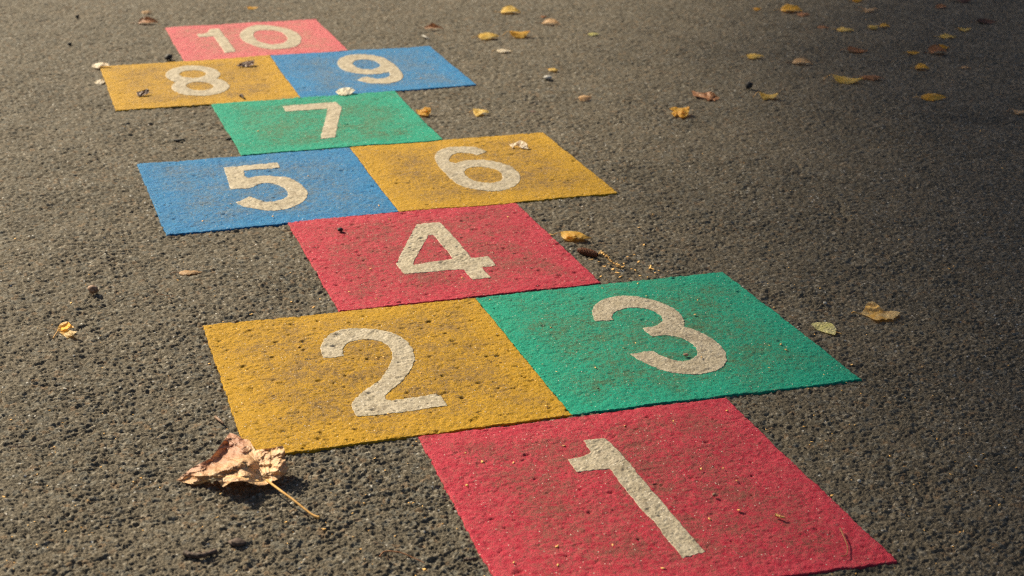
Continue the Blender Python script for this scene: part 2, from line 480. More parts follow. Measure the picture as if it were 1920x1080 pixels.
# outlines of the numerals as drawn on the tiles: (origin x, origin y, zoom, outer outline, holes)
NUM = {
 '1': [(1050, 800, 4.153, [(185,115,1),(345,90,1),(395,135),(510,255),(640,410),(830,630),(1000,830),(1130,975,1),(960,1020,1),(925,985),(700,715),(520,510),(385,335,1),(300,345),(130,362,1),(65,262,1),(150,243),(205,230),(240,205,1)], [])],
 '2': [(590, 605, 5.838, [(100,388,1),(70,330),(75,250),(130,165),(230,100),(370,70),(530,65),(700,80),(860,125),(980,185),(1060,270),(1095,360),(1080,460),(1020,560),(930,660),(840,735),(775,785),(790,832),(860,845),(1000,825),(1200,795),(1370,775,1),(1455,905,1),(1200,940),(850,985),(640,1015),(460,1028,1),(410,920),(430,840),(500,775),(600,700),(720,615),(790,520),(845,400),(840,310),(790,245),(700,205),(600,190),(480,190),(400,210),(340,245),(310,300),(320,365,1),(210,385)], [])],
 '3': [(1100, 545, 6.353, [(105,365,1),(70,280),(80,195),(150,130),(270,85),(430,62),(600,72),(760,100),(920,150),(1050,215),(1135,295),(1165,360),(1158,425,1),(1250,450),(1400,510),(1540,600),(1630,690),(1665,770),(1650,860),(1590,920),(1480,965),(1350,990),(1200,998),(1000,975),(850,930),(700,870),(590,820),(520,770,1),(650,745),(780,730,1),(860,770),(960,810),(1100,840),(1200,835),(1280,800),(1315,750),(1300,680),(1240,620),(1150,575),(1050,545),(930,535),(850,548),(780,552,1),(700,485),(665,445,1),(760,430),(830,415),(890,375),(908,340),(880,290),(830,255),(740,220),(620,205),(500,205),(400,225),(330,260),(300,310),(320,350,1)], [])],
 '4': [(730, 405, 8.309, [(430,120,1),(780,95,1),(870,175),(1050,370),(1200,550),(1275,650,1),(1400,640),(1550,628,1),(1660,770,1),(1440,790,1),(1580,970,1),(1300,998,1),(1160,825,1),(800,855),(235,912,1),(105,745,1),(160,640),(280,400)], [[(615,285,1),(680,290,1),(850,480),(1000,680,1),(700,720),(395,765,1),(385,712),(490,520)]])],
 '5': [(410, 295, 9.817, [(95,185,1),(600,145),(1080,100,1),(1140,195,1),(800,225),(465,250,1),(480,345,1),(530,380,1),(700,350),(900,340),(1100,350),(1290,380),(1450,450),(1580,550),(1640,650),(1620,740),(1550,820),(1420,890),(1250,940),(1050,970),(850,965),(650,945),(450,900),(325,825,1),(450,780),(580,725,1),(680,770),(850,815),(1000,820),(1150,790),(1250,735),(1275,660),(1220,580),(1120,520),(1000,485),(850,475),(720,500),(640,545),(540,582),(380,590),(220,598,1)], [])],
 '6': [(800, 265, 10.105, [(1140,195,1),(1000,130),(850,100),(650,95),(450,105),(300,140),(190,205),(160,290),(180,380),(250,490),(380,620),(500,730),(650,820),(850,885),(1050,920),(1300,935),(1500,915),(1650,860),(1750,780),(1775,690),(1730,590),(1620,490),(1450,420),(1250,370),(1050,345),(850,350),(700,365),(560,410,1),(440,385,1),(430,320),(480,250),(560,220),(700,208),(830,222),(960,260,1)], [[(710,590),(760,520),(880,485),(1050,485),(1250,520),(1380,580),(1440,660),(1420,730),(1300,770),(1150,780),(950,745),(800,680)]])],
 '7': [(520, 180, 12.0, [(120,220,1),(700,175),(1320,135,1),(1445,240,1),(1440,290),(1370,600),(1305,930,1),(965,970,1),(1050,630),(1135,275,1),(600,310),(190,335,1)], [])],
 '8': [(295, 115, 12.8, [(200,320),(240,240),(400,160),(650,115),(950,105),(1250,140),(1430,200),(1510,290),(1495,360),(1430,415,1),(1600,460),(1700,540),(1730,620),(1690,680),(1550,750),(1300,810),(1000,830),(700,815),(500,765),(380,690),(340,620),(370,560),(450,500,1),(330,450),(240,400)], [[(530,300),(600,240),(750,210),(950,205),(1100,230),(1170,290),(1130,350),(1000,395),(800,405),(640,375),(560,335)],[(690,590),(750,530),(900,495),(1100,495),(1270,535),(1350,590),(1300,650),(1150,690),(950,695),(800,665)]])],
 '9': [(620, 95, 12.8, [(640,700,1),(760,645),(880,625),(1000,650),(1150,665),(1300,650),(1390,610),(1425,560),(1400,505,1),(1330,510),(1200,545),(1000,560),(800,555),(600,530),(400,485),(260,420),(180,340),(165,270),(230,190),(400,125),(650,90),(900,95),(1150,130),(1300,180),(1420,240),(1520,310),(1620,410),(1710,510),(1740,600),(1700,680),(1560,750),(1350,790),(1100,795),(900,780),(760,745)], [[(530,305),(570,250),(700,215),(880,210),(1050,235),(1150,285),(1185,335),(1150,385),(1050,420),(880,432),(720,415),(590,370)]])],
 '10': [(360, 40, 8.727, [(290,125,1),(450,118,1),(490,175),(600,320),(725,490,1),(540,518,1),(450,380),(345,235,1),(110,255,1),(80,205,1),(200,195),(270,165,1)], []),
        (360, 40, 8.727, [(780,210),(830,140),(950,85),(1120,60),(1330,70),(1520,105),(1680,165),(1770,240),(1790,310),(1740,390),(1600,440),(1400,465),(1200,450),(1000,400),(870,340),(800,270)], [[(1010,200),(1060,155),(1200,140),(1350,145),(1470,180),(1550,250),(1560,310),(1490,360),(1350,385),(1200,365),(1080,320),(1020,250)]])],
}
ZT = 0.0025
# corners far-left, far-right, near-right, near-left
TILES = [
 ('1', 'red', [(785,820),(1361,744),(1683,1052),(962,1150)], 'crimson tile bearing the numeral one, nearest and largest, cut by the bottom edge', 0.12, 0.0015),
 ('2', 'yellow', [(381,611),(891,558),(1073,777),(466,862)], 'ochre yellow tile bearing the numeral two with the big dry leaf at its corner', 0.42, 0.0015),
 ('3', 'green', [(892,558),(1356,508),(1615,708),(1074,777)], 'green tile bearing the numeral three beside the yellow tile bearing the numeral two', 0.03, 0.0015),
 ('4', 'red', [(538,415),(968,379),(1127,530),(636,583)], 'crimson tile bearing the numeral four in the middle of the row', 0.34, 0.0018),
 ('5', 'blue', [(257,308),(655,276),(748,397),(312,439)], 'blue tile bearing the numeral five left of the yellow tile bearing the numeral six', 0.15, 0.002),
 ('6', 'yellow', [(656,276),(1017,247),(1159,361),(749,397)], 'ochre yellow tile bearing the numeral six with a curled leaf lying on it', 0.15, 0.002),
 ('7', 'green', [(396,194),(740,170),(831,261),(453,290)], 'green tile bearing the numeral seven between the blue tiles', 0.06, 0.0024),
 ('8', 'yellow', [(187,124),(506,104),(564,184),(217,206)], 'ochre yellow tile bearing the numeral eight with dark dry leaves lying on it', 0.10, 0.0026),
 ('9', 'blue', [(507,104),(806,86),(893,158),(565,184)], 'blue tile bearing the numeral nine right of the yellow tile bearing the numeral eight', 0.05, 0.0026),
 ('10', 'pale_red', [(309,51),(592,35),(653,95),(346,115)], 'pinkish red tile bearing the numeral ten at the far end of the hopscotch', 0.03, 0.003),
]
for ti, (num, colr, cor, lab, pits, res) in enumerate(TILES):
    q = np.array(cor, float)
    q3 = back(q[:, 0], q[:, 1], ZT)[:, :2]                      # FL FR NR NL
    cen = q3.mean(0)
    n = int(0.4 / res)
    L = 0.4
    s = np.concatenate([[0, 0.0004 / L, 0.0010 / L, 0.0018 / L], np.linspace(0.0035 / L, 1 - 0.0035 / L, n), [1 - 0.0018 / L, 1 - 0.0010 / L, 1 - 0.0004 / L, 1]])
    U, V = np.meshgrid(s, s)
    X = (1-U)*(1-V)*q3[3][0] + U*(1-V)*q3[2][0] + U*V*q3[1][0] + (1-U)*V*q3[0][0]
    Y = (1-U)*(1-V)*q3[3][1] + U*(1-V)*q3[2][1] + U*V*q3[1][1] + (1-U)*V*q3[0][1]
    ed = np.minimum(np.minimum(U, 1 - U), np.minimum(V, 1 - V)) * L
    # the rim of a melted sheet is not quite straight
    wob = 0.0009 * np.exp(-ed / 0.004)
    X += wob * (vnoise(X, Y, 0.023, 80 + ti) + 1.0 * vnoise(X, Y, 0.004, 90 + ti)); Y += wob * (vnoise(X, Y, 0.025, 100 + ti) + 1.0 * vnoise(X, Y, 0.005, 110 + ti))
    # pull the tiles' shared rims 0.2 mm apart
    X = cen[0] + (X - cen[0]) * 0.9993; Y = cen[1] + (Y - cen[1]) * 0.9993
    Z = tile_z(X, Y, ti, pits)
    rr = 0.0014
    e = np.clip(ed / rr, 0, 1)
    Z -= 0.0009 * (1 - np.sqrt(np.clip(1 - (1 - e) ** 2, 0, 1)))
    nr, nc = X.shape
    co = np.stack([X, Y, Z], -1).reshape(-1, 3)
    ring = np.concatenate([np.arange(nc), np.arange(1, nr) * nc + nc - 1, (nr - 1) * nc + np.arange(nc - 2, -1, -1), np.arange(nr - 2, 0, -1) * nc])
    low = co[ring].copy(); low[:, 2] = -0.006
    k = len(co); m = len(ring); j = np.arange(m); jn = (j + 1) % m
    skirt = np.stack([ring[jn], ring[j], k + j, k + jn], 1)
    allco = np.concatenate([co, low]) - np.array([cen[0], cen[1], 0])
    me = mesh_from('hopscotch_tile', allco, np.concatenate([gridquads(nr, nc), skirt]))
    fattr(me, 'edge_dist', np.concatenate([ed.ravel(), np.zeros(m)]))
    tile = link('hopscotch_tile', me, M[colr])
    tile.location = (cen[0], cen[1], 0)
    tag(tile, lab, 'hopscotch tile', 'hopscotch tiles laid in a row on the asphalt')
    for (ox, oy, zm, outer, holes) in NUM[num]:
        loops = []
        for o_ in [outer] + holes:
            sp = splice(o_)
            w = back(ox + sp[:, 0] / zm, oy + sp[:, 1] / zm, ZT)[:, :2]
            rag = 0.0010
            w = w + rag * np.stack([vnoise(w[:, 0], w[:, 1], 0.004, 5), vnoise(w[:, 0], w[:, 1], 0.004, 6)], 1)
            loops.append(w)
        gxx, gyy = X.ravel(), Y.ravel()
        box = (gxx > loops[0][:, 0].min()) & (gxx < loops[0][:, 0].max()) & (gyy > loops[0][:, 1].min()) & (gyy < loops[0][:, 1].max())
        gxx, gyy = gxx[box], gyy[box]
        ins = inpoly(gxx, gyy, loops[0])
        for h in loops[1:]: ins &= ~inpoly(gxx, gyy, h)
        verts = []; edges = []
        for w in loops:
            b0 = len(verts); verts += [Vector(p) for p in w]
            edges += [(b0 + i, b0 + (i + 1) % len(w)) for i in range(len(w))]
        verts += [Vector((a, b)) for a, b in zip(gxx[ins], gyy[ins])]
        vo, eo, fo = delaunay_2d_cdt(verts, edges, [], 0, 1e-6)[:3]
        vo = np.array([tuple(v) for v in vo]); fo = np.array([f for f in fo if len(f) == 3])
        ce = vo[fo].mean(1)
        keep = inpoly(ce[:, 0], ce[:, 1], loops[0])
        for h in loops[1:]: keep &= ~inpoly(ce[:, 0], ce[:, 1], h)
        fo = fo[keep]
        z = tile_z(vo[:, 0], vo[:, 1], ti, pits) + 0.00045
        # closed body: a side wall down into the tile
        E = np.concatenate([fo[:, [0, 1]], fo[:, [1, 2]], fo[:, [2, 0]]])
        key = np.sort(E, 1); _, inv, cnt = np.unique(key[:, 0] * 10**6 + key[:, 1], return_inverse=True, return_counts=True)
        be = E[cnt[inv] == 1]
        nv = len(vo)
        co2 = np.concatenate([np.column_stack([vo, z]), np.column_stack([vo, z - 0.0016])]) - np.array([cen[0], cen[1], 0])
        wall = np.stack([be[:, 1], be[:, 0], be[:, 0] + nv, be[:, 1] + nv], 1)
        me = mesh_from('numeral', co2, wall, fo)
        ob = link('numeral', me, M['numeral'], tile)

# ------------------------------------------------------------------ small builders
def tube_arrays(path, rad, seg=8, wob=0.0, seed=1):
    rng = np.random.RandomState(seed)
    path = np.array(path, float); n = len(path)
    rad = np.broadcast_to(np.asarray(rad, float), (n,))
    tang = np.gradient(path, axis=0); tang /= np.linalg.norm(tang, axis=1)[:, None] + 1e-12
    up = np.array([0, 0, 1.0]); co = []
    for i in range(n):
        a = np.cross(tang[i], up); a /= np.linalg.norm(a) + 1e-9
        b = np.cross(a, tang[i])
        for k in range(seg):
            th = 2 * math.pi * k / seg
            r = rad[i] * (1 + wob * (rng.rand() - 0.5))
            co.append(path[i] + r * (math.cos(th) * a + math.sin(th) * b))
    q = []
    for i in range(n - 1):
        for k in range(seg):
            k2 = (k + 1) % seg
            q.append((i * seg + k, i * seg + k2, (i + 1) * seg + k2, (i + 1) * seg + k))
    c0 = len(co); co.append(path[0]); co.append(path[-1])
    tr = [(c0, (k + 1) % seg, k) for k in range(seg)] + [(c0 + 1, (n - 1) * seg + k, (n - 1) * seg + (k + 1) % seg) for k in range(seg)]
    return np.array(co), q, tr

def tube(name, path, rad, m, parent=None, seg=8, wob=0.0, seed=1):
    co, q, tr = tube_arrays(path, rad, seg, wob, seed)
    return link(name, mesh_from(name, co, q, tr), m, parent)

def curve(pts, n=14):
    P = np.array(pts, float); m = len(P)
    t = np.linspace(0, m - 1, n); out = []
    for u in t:
        i = min(int(u), m - 2); f = u - i
        p0, p1, p2, p3 = P[max(i-1, 0)], P[i], P[i+1], P[min(i+2, m-1)]
        out.append(0.5 * (2*p1 + (p2-p0)*f + (2*p0-5*p1+4*p2-p3)*f*f + (3*p1-p0-3*p2+p3)*f**3))
    return np.array(out)

def leaf(x, y, w, aspect, yaw, fold, curl, roll, mat, label, seed, tilt=None, flat=True, group='small fallen leaves scattered on the asphalt', z0=0.0005, stalk=True, serr=0.05, ctr=True, name='fallen_leaf', crump=1.0, tiptwist=0.0):
    """one small leaf: w = length in photo pixels, fold/curl/roll in degrees"""
    rng = np.random.RandomState(seed)
    if w < 62 and flat: aspect *= 1.25; w *= 1.08; sg_ = rng.choice([-1, 1]); fold *= 0.45 * sg_; roll *= 0.6 * sg_; curl *= 0.9 * rng.choice([-1, -1, 1])
    L = w * 1.06 / pxscale(x, y)
    c3 = back(x, y + 0.04 * w, z0)
    ns, nt_ = 40, 17
    s = np.linspace(0, 1, ns); t = np.linspace(-1, 1, nt_)
    prof = np.sin(math.pi * np.clip(s, 0, 1) ** 0.72) ** 0.85 * (1 - 0.25 * s)
    saw = (s * 13 + rng.rand()) % 1.0
    hw = L * aspect * 0.5 * prof * (1 + serr * (saw - 0.5) * 2) + 1e-5
    SS, TT = np.meshgrid(s, t, indexing='ij')
    HW = hw[:, None] * (1 + 0.30 * vnoise(SS + seed * 0.37, np.sign(TT) * 3.0 + 0 * SS, 0.24, seed + 5) + 0.10 * vnoise(SS, np.sign(TT) * 2.0 + 0 * SS, 0.07, seed + 6))
    # cross section: folded along the midrib, edges rolled
    ang = R(fold) + R(roll) * np.abs(TT)
    yy = np.zeros_like(SS); zz = np.zeros_like(SS)
    mid = nt_ // 2
    for sg in (1, -1):
        idx = range(mid + 1, nt_) if sg > 0 else range(mid - 1, -1, -1)
        py = np.zeros(ns); pz = np.zeros(ns); last = mid
        for k in idx:
            dt = abs(t[k] - t[last])
            a = ang[:, k] * (1.0 if sg > 0 else 0.72)
            py = py + sg * HW[:, k] * dt * np.cos(a); pz = pz + HW[:, k] * dt * np.sin(a)
            yy[:, k] = py; zz[:, k] = pz; last = k
    # bend along the length
    th = R(curl) * (s - 0.5) * 2
    xs = np.concatenate([[0], np.cumsum(np.cos(th[:-1]) / (ns - 1))]) * L
    zs = np.concatenate([[0], np.cumsum(np.sin(th[:-1]) / (ns - 1))]) * L
    XX = xs[:, None] - np.sin(th)[:, None] * zz
    ZZ = zs[:, None] + np.cos(th)[:, None] * zz
    tw = R(tiptwist) * (SS - 0.3)
    yy, ZZ = yy * np.cos(tw) - (ZZ - zs[:, None]) * np.sin(tw), zs[:, None] + yy * np.sin(tw) + (ZZ - zs[:, None]) * np.cos(tw)
    ZZ = ZZ + crump * L * (0.030 * vnoise(SS + seed, TT * 0.5, 0.21, seed) + 0.012 * vnoise(SS, TT * 0.5 + seed, 0.08, seed + 1)) * (0.3 + np.abs(TT))
    tl_ = R(tilt if tilt is not None else 7 + 9 * rng.rand())
    yy, ZZ = yy * math.cos(tl_) - ZZ * math.sin(tl_), yy * math.sin(tl_) + ZZ * math.cos(tl_)
    XX = XX - XX.mean()
    ZZ = ZZ - ZZ.min()
    ya = YAW + R(yaw)
    root = bpy.data.objects.new(name, None); C.objects.link(root)
    root.empty_display_size = 0.01
    root.location = c3; root.rotation_euler = (0, 0, ya)
    tag(root, label, 'leaf', group)
    me = mesh_from('blade', np.stack([XX, yy, ZZ], -1), gridquads(ns, nt_))
    uvl = me.uv_layers.new(name='UVMap')
    vi = np.zeros(len(me.loops), np.int32); me.loops.foreach_get('vertex_index', vi)
    uv = np.stack([SS.ravel()[vi], TT.ravel()[vi]], 1).astype(np.float32)
    uvl.data.foreach_set('uv', uv.ravel())
    link('blade', me, M[mat], root)
    if stalk:
        b = np.array([XX[0, mid], yy[0, mid], ZZ[0, mid]])
        e = b + np.array([-0.30 * L, 0.06 * L * (rng.rand() - 0.5) * 4, 0]); e[2] = 0.0012
        mp = (b + e) / 2 + np.array([0, 0.03 * L, 0.25 * b[2]])
        tube('stalk', curve([b + np.array([0.03 * L, 0, 0.0002]), b, mp, e], 9), np.linspace(0.00035, 0.0006, 9) * min(1.4, L / 0.045 + 0.3), M['stalk_brown' if mat in ('brown', 'dark', 'tan') else 'stalk'], root, 6)
    return root

def pebble(name, x, y, w, hfac, mat, label, cat, seed, z0=0.0, group=None, stretch=1.0, yaw=0):
    rng = np.random.RandomState(seed)
    r = 0.5 * w / pxscale(x, y)
    nu, nv = 18, 12
    th = np.linspace(0, 2 * math.pi, nu, endpoint=False); ph = np.linspace(0.0, math.pi, nv)
    PH, TH = np.meshgrid(ph, th, indexing='ij')
    dx, dy, dz = np.sin(PH) * np.cos(TH), np.sin(PH) * np.sin(TH), np.cos(PH)
    k = 1 + 0.22 * vnoise(dx + dz * 1.7 + seed, dy - dz * 1.3, 0.7, seed) + 0.10 * vnoise(dx - dz + seed, dy + dz, 0.3, seed + 3)
    co = np.stack([dx * k * r * stretch, dy * k * r, dz * k * r * hfac], -1)
    co[..., 2] -= co[..., 2].min()
    q = []
    for i in range(nv - 1):
        for j in range(nu):
            j2 = (j + 1) % nu
            q.append((i * nu + j, (i + 1) * nu + j, (i + 1) * nu + j2, i * nu + j2))
    o = link(name, mesh_from(name, co, q), M[mat])
    o.location = back(x, y, z0); o.rotation_euler = (0, 0, YAW + R(yaw))
    tag(o, label, cat, group)
    return o

# ------------------------------------------------------------------ the big dry leaf at the corner of tile 2
def px_of(zx, zy): return 300 + zx / 4.909, 780 + zy / 4.909
out = [(150,592,1),(280,488),(380,430),(468,382),(560,262),(640,155,1),(700,172),(760,208),(820,222),(862,290),(880,312,1),(960,302),(1040,292),(1130,270,1),(1150,330),(1160,420),(1192,490,1),(1120,560),(1015,610,1),(940,640),(850,622),(770,600),(700,600),(645,615),(580,656,1),(540,605),(485,560,1),(440,600),(350,632),(250,618)]
op = splice(out, 6)
ctrl = np.array([(150,592,3),(280,488,9),(380,430,15),(468,382,17),(560,262,13),(640,155,7),(760,208,9),(862,290,14),(960,302,21),(1040,292,23),(1130,270,26),(1160,420,19),(1192,490,11),(1120,560,9),(1015,610,9),(940,640,8),(850,622,13),(770,600,19),(700,600,20),(645,615,17),(580,656,10),(485,560,15),(440,600,9),(350,632,4),
    (350,520,13),(450,450,9),(540,380,8),(600,300,7),(680,250,11),(760,300,17),(820,360,14),(500,500,17),(620,460,21),(740,430,24),(840,440,22),(400,545,14),(600,560,14),(720,520,17),(820,530,14),(880,520,8),(960,520,9),(900,400,15),(980,400,17),(1050,380,22),(1090,440,21),(1040,500,13),(1100,520,14),(680,370,12),(770,370,15)], float)
ctrl[:, 2] *= 0.00100
def rbf_fit(pts, vals):
    d = np.hypot(pts[:, None, 0] - pts[None, :, 0], pts[:, None, 1] - pts[None, :, 1]) / 300.0
    A = np.zeros((len(pts) + 3, len(pts) + 3)); A[:len(pts), :len(pts)] = d ** 1.5 * 1.0
    Pm = np.column_stack([np.ones(len(pts)), pts / 500.0])
    A[:len(pts), len(pts):] = Pm; A[len(pts):, :len(pts)] = Pm.T
    return np.linalg.solve(A, np.concatenate([vals, np.zeros(3)]))
cw = rbf_fit(ctrl[:, :2], ctrl[:, 2])
def rbf(x, y):
    d = np.hypot(x[:, None] - ctrl[None, :, 0], y[:, None] - ctrl[None, :, 1]) / 300.0
    return (d ** 1.5) @ cw[:-3] + cw[-3] + cw[-2] * x / 500 + cw[-1] * y / 500
gxx, gyy = np.meshgrid(np.arange(100, 1200, 5.0), np.arange(140, 670, 4.0))
rng = np.random.RandomState(5)
gxx = gxx.ravel() + rng.rand(gxx.size) * 3; gyy = gyy.ravel() + rng.rand(gyy.size) * 2.5
ins = inpoly(gxx, gyy, op)
verts = [Vector(p) for p in op] + [Vector(p) for p in zip(gxx[ins], gyy[ins])]
vo, eo, fo = delaunay_2d_cdt(verts, [(i, (i + 1) % len(op)) for i in range(len(op))], [], 0, 1e-4)[:3]
vo = np.array([tuple(v) for v in vo]); fo = np.array([f for f in fo if len(f) == 3])
ce = vo[fo].mean(1); fo = fo[inpoly(ce[:, 0], ce[:, 1], op)]
hx, hy = vo[:, 0], vo[:, 1]
jx, jy = 1000.0, 600.0                                        # where the stalk meets the blade: folds radiate from here
angv = np.arctan2(hy - jy, hx - jx); rad_ = np.hypot(hx - jx, (hy - jy) * 1.6)
hz = rbf(hx, hy)
hz += 0.0011 * vnoise(angv * 1000 * 0.0012, rad_ * 0.0006, 0.12, 7) * sstep(20, 250, rad_)
hz += 0.0022 * vnoise(hx + hy, hy * 1.6, 105, 18) + 0.0013 * vnoise(hx, hy * 1.5, 55, 8) + 0.0005 * vnoise(hx, hy * 1.5, 24, 9) + 0.0003 * vnoise(hx, hy, 11, 10)
ridge = 1 - np.abs(vnoise(hx + 0.6 * hy, hy * 1.7, 75, 11))
hz += 0.0010 * ridge ** 3
hz = np.maximum(hz, 0.0022)
pxx, pyy = px_of(hx, hy)
w3 = back(pxx, pyy, hz)
base = back(*px_of(700, 560), 0.0)
base = np.array([base[0], base[1], 0.0])
big = bpy.data.objects.new('maple_leaf', None); C.objects.link(big)
big.location = base
tag(big, 'large crumpled dry brown leaf with a long stalk at the corner of the yellow tile', 'leaf')
n = N('maple_blade')
oc = n.t.nodes.new('ShaderNodeTexCoord').outputs['Object']
c = n.mix(n.ramp(n.noise(34, 5, 0.7, oc), 0.38, 0.60), (0.42, 0.22, 0.09), (0.72, 0.47, 0.25))
c = n.mix(n.ramp(n.noise(150, 5, 0.7, oc), 0.46, 0.66, 0, 0.6), c, (0.34, 0.15, 0.07))
vein = n.attr('vein')
c = n.mix(n.math('MULTIPLY', vein, 0.8), c, (0.78, 0.52, 0.22))
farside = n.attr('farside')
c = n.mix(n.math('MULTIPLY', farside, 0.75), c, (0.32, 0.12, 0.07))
n.set(Base_Color=c, Roughness=0.5)
n.set(Normal=n.bump(n.math('ADD', n.noise(220, 5, 0.7, oc), n.math('MULTIPLY', vein, 0.8)), 0.0016, 0.9))
tr = n.t.nodes.new('ShaderNodeBsdfTranslucent'); n.put(tr.inputs[0], n.mix(1.0, c, (1, 0.8, 0.55), 'MULTIPLY'))
ms = n.t.nodes.new('ShaderNodeMixShader'); ms.inputs[0].default_value = 0.15
n.t.links.new(n.b.outputs[0], ms.inputs[1]); n.t.links.new(tr.outputs[0], ms.inputs[2]); n.t.links.new(ms.outputs[0], n.out.inputs[0])
M['maple'] = n.m
me = mesh_from('blade', w3 - base, None, fo)
vv = np.zeros(len(vo))
for (a0, wv) in ((180+3, 1.0), (180+30, 0.9), (180+52, 0.8), (180+92, 0.9), (180-8, 0.5), (180+72, 0.5)):
    da = np.abs(np.angle(np.exp(1j * (angv - R(a0) - 0.10 * np.sin(rad_ / 160.0)))))
    dd = da * rad_
    vv = np.maximum(vv, wv * (1 - sstep(3, 10, dd)))
fattr(me, 'vein', vv)
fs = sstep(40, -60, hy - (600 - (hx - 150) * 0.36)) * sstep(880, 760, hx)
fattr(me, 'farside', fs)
link('blade', me, M['maple'], big)
sp = np.array([(985,590,8.5),(1010,612,9),(1120,695,11),(1230,775,9),(1330,855,6),(1410,915,3.5),(1470,938,2.2)])
sx, sy = px_of(sp[:, 0], sp[:, 1])
pw = curve(back(sx, sy, sp[:, 2] * 0.001) - base, 22)
tube('stalk', pw, np.concatenate([np.linspace(0.0014, 0.0012, 17), np.linspace(0.0013, 0.0021, 5)]), M['stalk'], big, 10)

